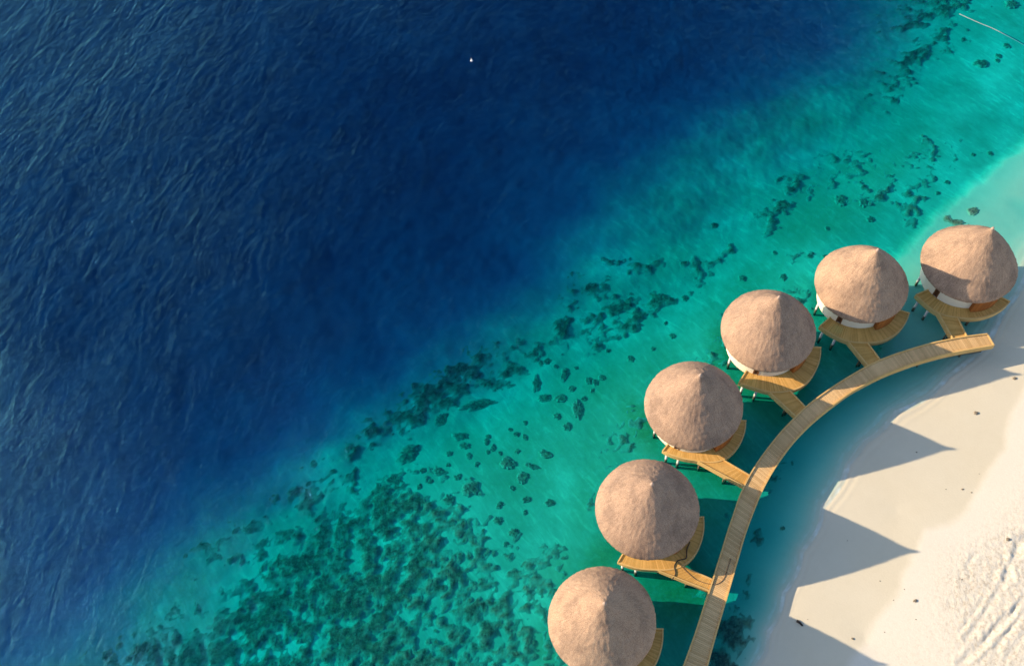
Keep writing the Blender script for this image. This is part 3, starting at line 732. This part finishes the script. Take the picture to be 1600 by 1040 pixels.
def resample(Q, n):
    s = np.r_[0, np.cumsum(np.hypot(*np.diff(Q, axis=0).T))]
    t = np.linspace(0, s[-1], n); return np.stack([np.interp(t, s, Q[:, k]) for k in (0, 1)], 1)
def walkway(root, QL, QR, z, mboard, plank=.16, fascia=.62, kerb=True, piles=4.5, light_blocker=False):
    C = (QL+QR)/2; Ltot = float(np.hypot(*np.diff(resample(C, 200), axis=0).T).sum())
    n = max(4, int(Ltot/plank)); QL = resample(QL, n+1); QR = resample(QR, n+1)
    mb = MB()
    tone = .5
    for i in range(n):
        if i % 17 == 0: tone = random.uniform(.2, .8)
        a, b = QL[i], QR[i]; c, d_ = QR[i+1], QL[i+1]; g_ = .05
        ww = (b-a)/np.hypot(*(b-a)); i0 = .13
        p = [a+(d_-a)*g_+ww*i0, b+(c-b)*g_-ww*i0, c-(c-b)*g_-ww*i0, d_-(d_-a)*g_+ww*i0]
        mb.prism([tuple(q) for q in p], z-.07, z+random.uniform(-.005, .005), min(1, max(0, tone+random.uniform(-.4, .4))))
    mb.build('planks', mboard, root)
    m = max(2, n//4); l, r_ = resample(QL, m+1), resample(QR, m+1)
    for side, (P, Q, s) in enumerate(((l, r_, 1), (r_, l, -1))):
        fb = MB()
        for i in range(m):
            w0 = (Q[i]-P[i])/np.hypot(*(Q[i]-P[i]))*.13; w1 = (Q[i+1]-P[i+1])/np.hypot(*(Q[i+1]-P[i+1]))*.13
            fb.prism([tuple(P[i]), tuple(P[i+1]), tuple(P[i+1]+w1), tuple(P[i]+w0)], z-fascia, z+(.13 if kerb else .03), random.uniform(.3, .6))
        fb.build('edge_fascia', M_FASCIA, root)
    if piles:
        m = max(2, n//8); l, r_ = resample(QL, m+1), resample(QR, m+1); bb = MB()
        for i in range(m):
            c0, c1 = (l[i]+r_[i])/2, (l[i+1]+r_[i+1])/2; w0 = (r_[i]-l[i])*.05
            bb.prism([tuple(c0-w0), tuple(c1-w0), tuple(c1+w0), tuple(c0+w0)], .05, z-.08)
        if light_blocker: bb.build('light_blocker', M_POST, root)  # unseen centre wall, added to stop sun slipping under the walk
        k = max(1, int(Ltot/piles)); l, r_ = resample(QL, k*2+1), resample(QR, k*2+1)
        for j in range(k):
            for P, Q in ((l, r_), (r_, l)):
                c = P[2*j+1]+(Q[2*j+1]-P[2*j+1])*.42
                pm = MB(); pm.tube([(c[0], c[1], -2.0), (c[0], c[1], z-.14)], .09, 10); pm.build('pile', M_POST, root, True)
QL, QR = curve(Lp, 400), curve(Rp, 400)
bw = empty('boardwalk', (0, 0, 0)); walkway(bw, QL, QR, ZD, M_WALK, .17, .68, True, 4.5, True)
e = MB(); a, b = QL[-1], QR[-1]; t_ = (b-a)/np.hypot(*(b-a)); nn = np.array([-t_[1], t_[0]])
if nn @ (QL[-1]-QL[-2]) < 0: nn = -nn
e.prism([tuple(a), tuple(b), tuple(b+nn*.14), tuple(a+nn*.14)], ZD-.68, ZD+.05, .9); e.build('end_board', M_FASCIA, bw)
tag(bw, 'long curved timber boardwalk between the thatched huts and the beach', 'boardwalk')

BR = { # nl, bl, br, tr : deck-left, walk-left, walk-right, deck-right corners of each link
 5: ((1466.9,491.9),(1487,526),(1510.5,523.5),(1496.9,496.5)),
 4: ((1324.2,533.6),(1352.9,568.6),(1375.2,559),(1355.4,534.6)),
 3: ((1201.2,612.5),(1239.1,648.6),(1257.7,633.1),(1235.8,611.2)),
 2: ((1084,717.6),(1158.5,758.4),(1171,741),(1132.6,719.1)),
 1: ((1021.7,888.7),(1105.8,923.6),(1114.6,903),(1068.2,884.7))}
BL = {5: 'short shadowed link walkway at the topmost hut, next to the boardwalk end',
 4: 'short link walkway to the second hut from the top, all in shade',
 3: 'link walkway to the fourth hut from the bottom with a bright left edge board',
 2: 'longer golden sunlit link walkway from the third lowest hut to the boardwalk',
 1: 'golden sunlit link walkway to the second lowest hut, crossed by a thin cord',
 0: 'link walkway of the lowest hut, below the bottom edge'}
def bridge(i, nl, bl, br, tr):
    root = empty('link_walkway', (0, 0, 0))
    hc = np.array(HC[i])
    def pull(p, q, k): return p+(q-p)*k
    # left edge starts under the deck rim, right edge starts at the rim
    L0, L1, R1, R0 = nl, bl, br, tr
    def torim(P0, P1):     # move the start onto the deck's outer rim
        d_ = (P1-P0)/np.hypot(*(P1-P0)); best = P0
        for t in np.linspace(-2.5, 2.5, 201):
            p = P0+d_*t; v = p-hc; an = (math.degrees(math.atan2(v[1], v[0]))-ROT[i]) % 360
            if an > 200: an = 0.0
            if abs(np.hypot(*v)-rout(min(an, 119), i)-.01) < .03: best = p; break
        return best
    L0 = torim(L0, L1); R0 = torim(R0, R1)
    QLb = np.stack([L0+(L1-L0)*t for t in np.linspace(0, 1, 20)]); QRb = np.stack([R0+(R1-R0)*t for t in np.linspace(0, 1, 20)])
    walkway(root, QLb, QRb, ZD-.012, M_DECK, .15, .60, True, 2.6 if i in (1, 2, 0) else 2.4)
    return tag(root, BL[i], 'walkway', 'short walkways from the huts to the boardwalk')
Q5 = {}
for i, q in BR.items():
    P = [U(x, y, ZD)[:2] for x, y in q]
    # walk end: stop at the boardwalk's edge
    for k in (1, 2):
        dd = np.hypot(*(QL-P[k]).T); P[k] = P[k] if dd.min() > .6 else QL[dd.argmin()]-(QL[dd.argmin()]-P[0 if k == 1 else 3])/np.hypot(*(QL[dd.argmin()]-P[0 if k == 1 else 3]))*.01
    bridge(i, *P); Q5[i] = P
# lowest hut: same link as its neighbour, moved with it
off = np.array(HC[0])-np.array(HC[1]); P = [p+off for p in Q5[1]]
for k in (1, 2):
    dd = np.hypot(*(QL-P[k]).T); P[k] = QL[dd.argmin()].copy()
bridge(0, *P)

# ------------------------------------------------------------------ hoses and cords on the second lowest deck
def smooth_line(pts, n=60):
    P = np.array(pts, float); s = np.r_[0, np.cumsum(np.hypot(*np.diff(P[:, :2], axis=0).T))]
    t = np.linspace(0, s[-1], n); Q = np.stack([np.interp(t, s, P[:, k]) for k in range(3)], 1)
    for _ in range(5): Q[1:-1] = .5*Q[1:-1]+.25*(Q[:-2]+Q[2:])
    return [tuple(q) for q in Q]
def lay(pts, z): return [U(x, y, z) for x, y in pts]
h = MB(); h.tube(smooth_line(lay([(1078,846),(1073,858),(1073,872),(1058,875),(1053,884),(1056,894),(1054,900),(1050,905)], ZD+.05)), .045, 6)
tag(h.build('hose', M_HOSE, None, True), 'short black hose snaking across the second lowest deck', 'hose')
h = MB(); h.tube(smooth_line(lay([(1058,876),(1072,892),(1087,905),(1103,911),(1120,913),(1130,906),(1135,895),(1138,884),(1142,872)], ZD+.035)), .03, 6)
tag(h.build('cord', M_CORD, None, True), 'thin brown cord looping from the deck onto the boardwalk', 'cord')
# floating pipe, top right
h = MB(); h.tube(smooth_line([U(1499,22,.04),U(1512,28,.05),U(1530,36,.06),U(1550,44,.05),U(1562,50,-.02),U(1575,57,-.18),U(1590,65,-.3),U(1612,78,-.42)], 70), .05, 8)
tag(h.build('floating_pipe', M_ROPE, None, True), 'thin pale pipe floating on turquoise water, sinking at one end', 'pipe')
# buoy
p = U(737, 96, 0)
bu = empty('buoy', (p[0], p[1], 0))
bm = bmesh.new(); bmesh.ops.create_uvsphere(bm, u_segments=16, v_segments=10, radius=.17); 
for v in bm.verts: v.co.z = v.co.z*.8+.12
me = bpy.data.meshes.new('float_ball'); bm.to_mesh(me); bm.free(); link_mesh('float_ball', me, M_BUOY, bu, True)
h = MB(); h.tube([(0, 0, .28), (0, 0, .5)], .04, 8); h.build('handle', M_BUOY, bu, True)
tag(bu, 'tiny white buoy alone on the dark navy sea', 'buoy')

# ------------------------------------------------------------------ things on the beach
def stone(px, py, s, label, mt=M_ROCK, name='beach_stone', cat='stone', asp=.8, an=0, grp='stones and debris lying on the sand'):
    z0 = .3
    for _ in range(3):
        p = U(px, py, z0); z0 = gz(p[0], p[1])
    me = lump_mesh(name, s, s*asp, s*.55, R_(an), int(px) % 50, 14, 4, .4)
    o = link_mesh(name, me, mt, None, True); o.location = (p[0], p[1], z0); tag(o, label, cat, grp)
stone(1525, 645, .26, 'brown stone alone on the damp sand between two shadow tips')
stone(1585, 591, .24, 'grey stone at the tip of the uppermost shadow, right edge')
stone(1332, 997, .17, 'small dark stone on damp sand near the bottom edge')
stone(1430, 938, .22, 'grey lump on dry sand below the middle shadow tip')
stone(1432, 706, .11, 'small dark stone inside the shadow of the third lowest hut')
stone(1504, 764, .13, 'pale brown stone at the edge of the dry sand')
stone(1518, 769, .10, 'dark pebble just onto the dry sand near the wet edge')
stone(1575, 842, .24, 'dark lump above the churned sand', asp=.7)
for x, y in [(1478,764),(1530,740),(1375,907),(1413,920),(1396,937),(1431,967),(1324,844),(1382,987),(1262,967),(1503,905)]:
    stone(x, y, random.uniform(.05, .085), 'tiny dark pebble dotted on the pale sand')
z0 = .2
p = U(1249, 973, .2); z0 = gz(p[0], p[1]); a = U(1245, 969, z0+.06); b = U(1254, 977, z0+.06)
h = MB(); c = (a+b)/2+np.array([.05, 0, .04]); h.tube([tuple(a), tuple(c), tuple(b)], .13, 8, .5, .08)
h = h.build('driftwood', M_DRIFT, None, True); tag(h, 'short black piece of driftwood at the shadow edge on the damp sand', 'driftwood')
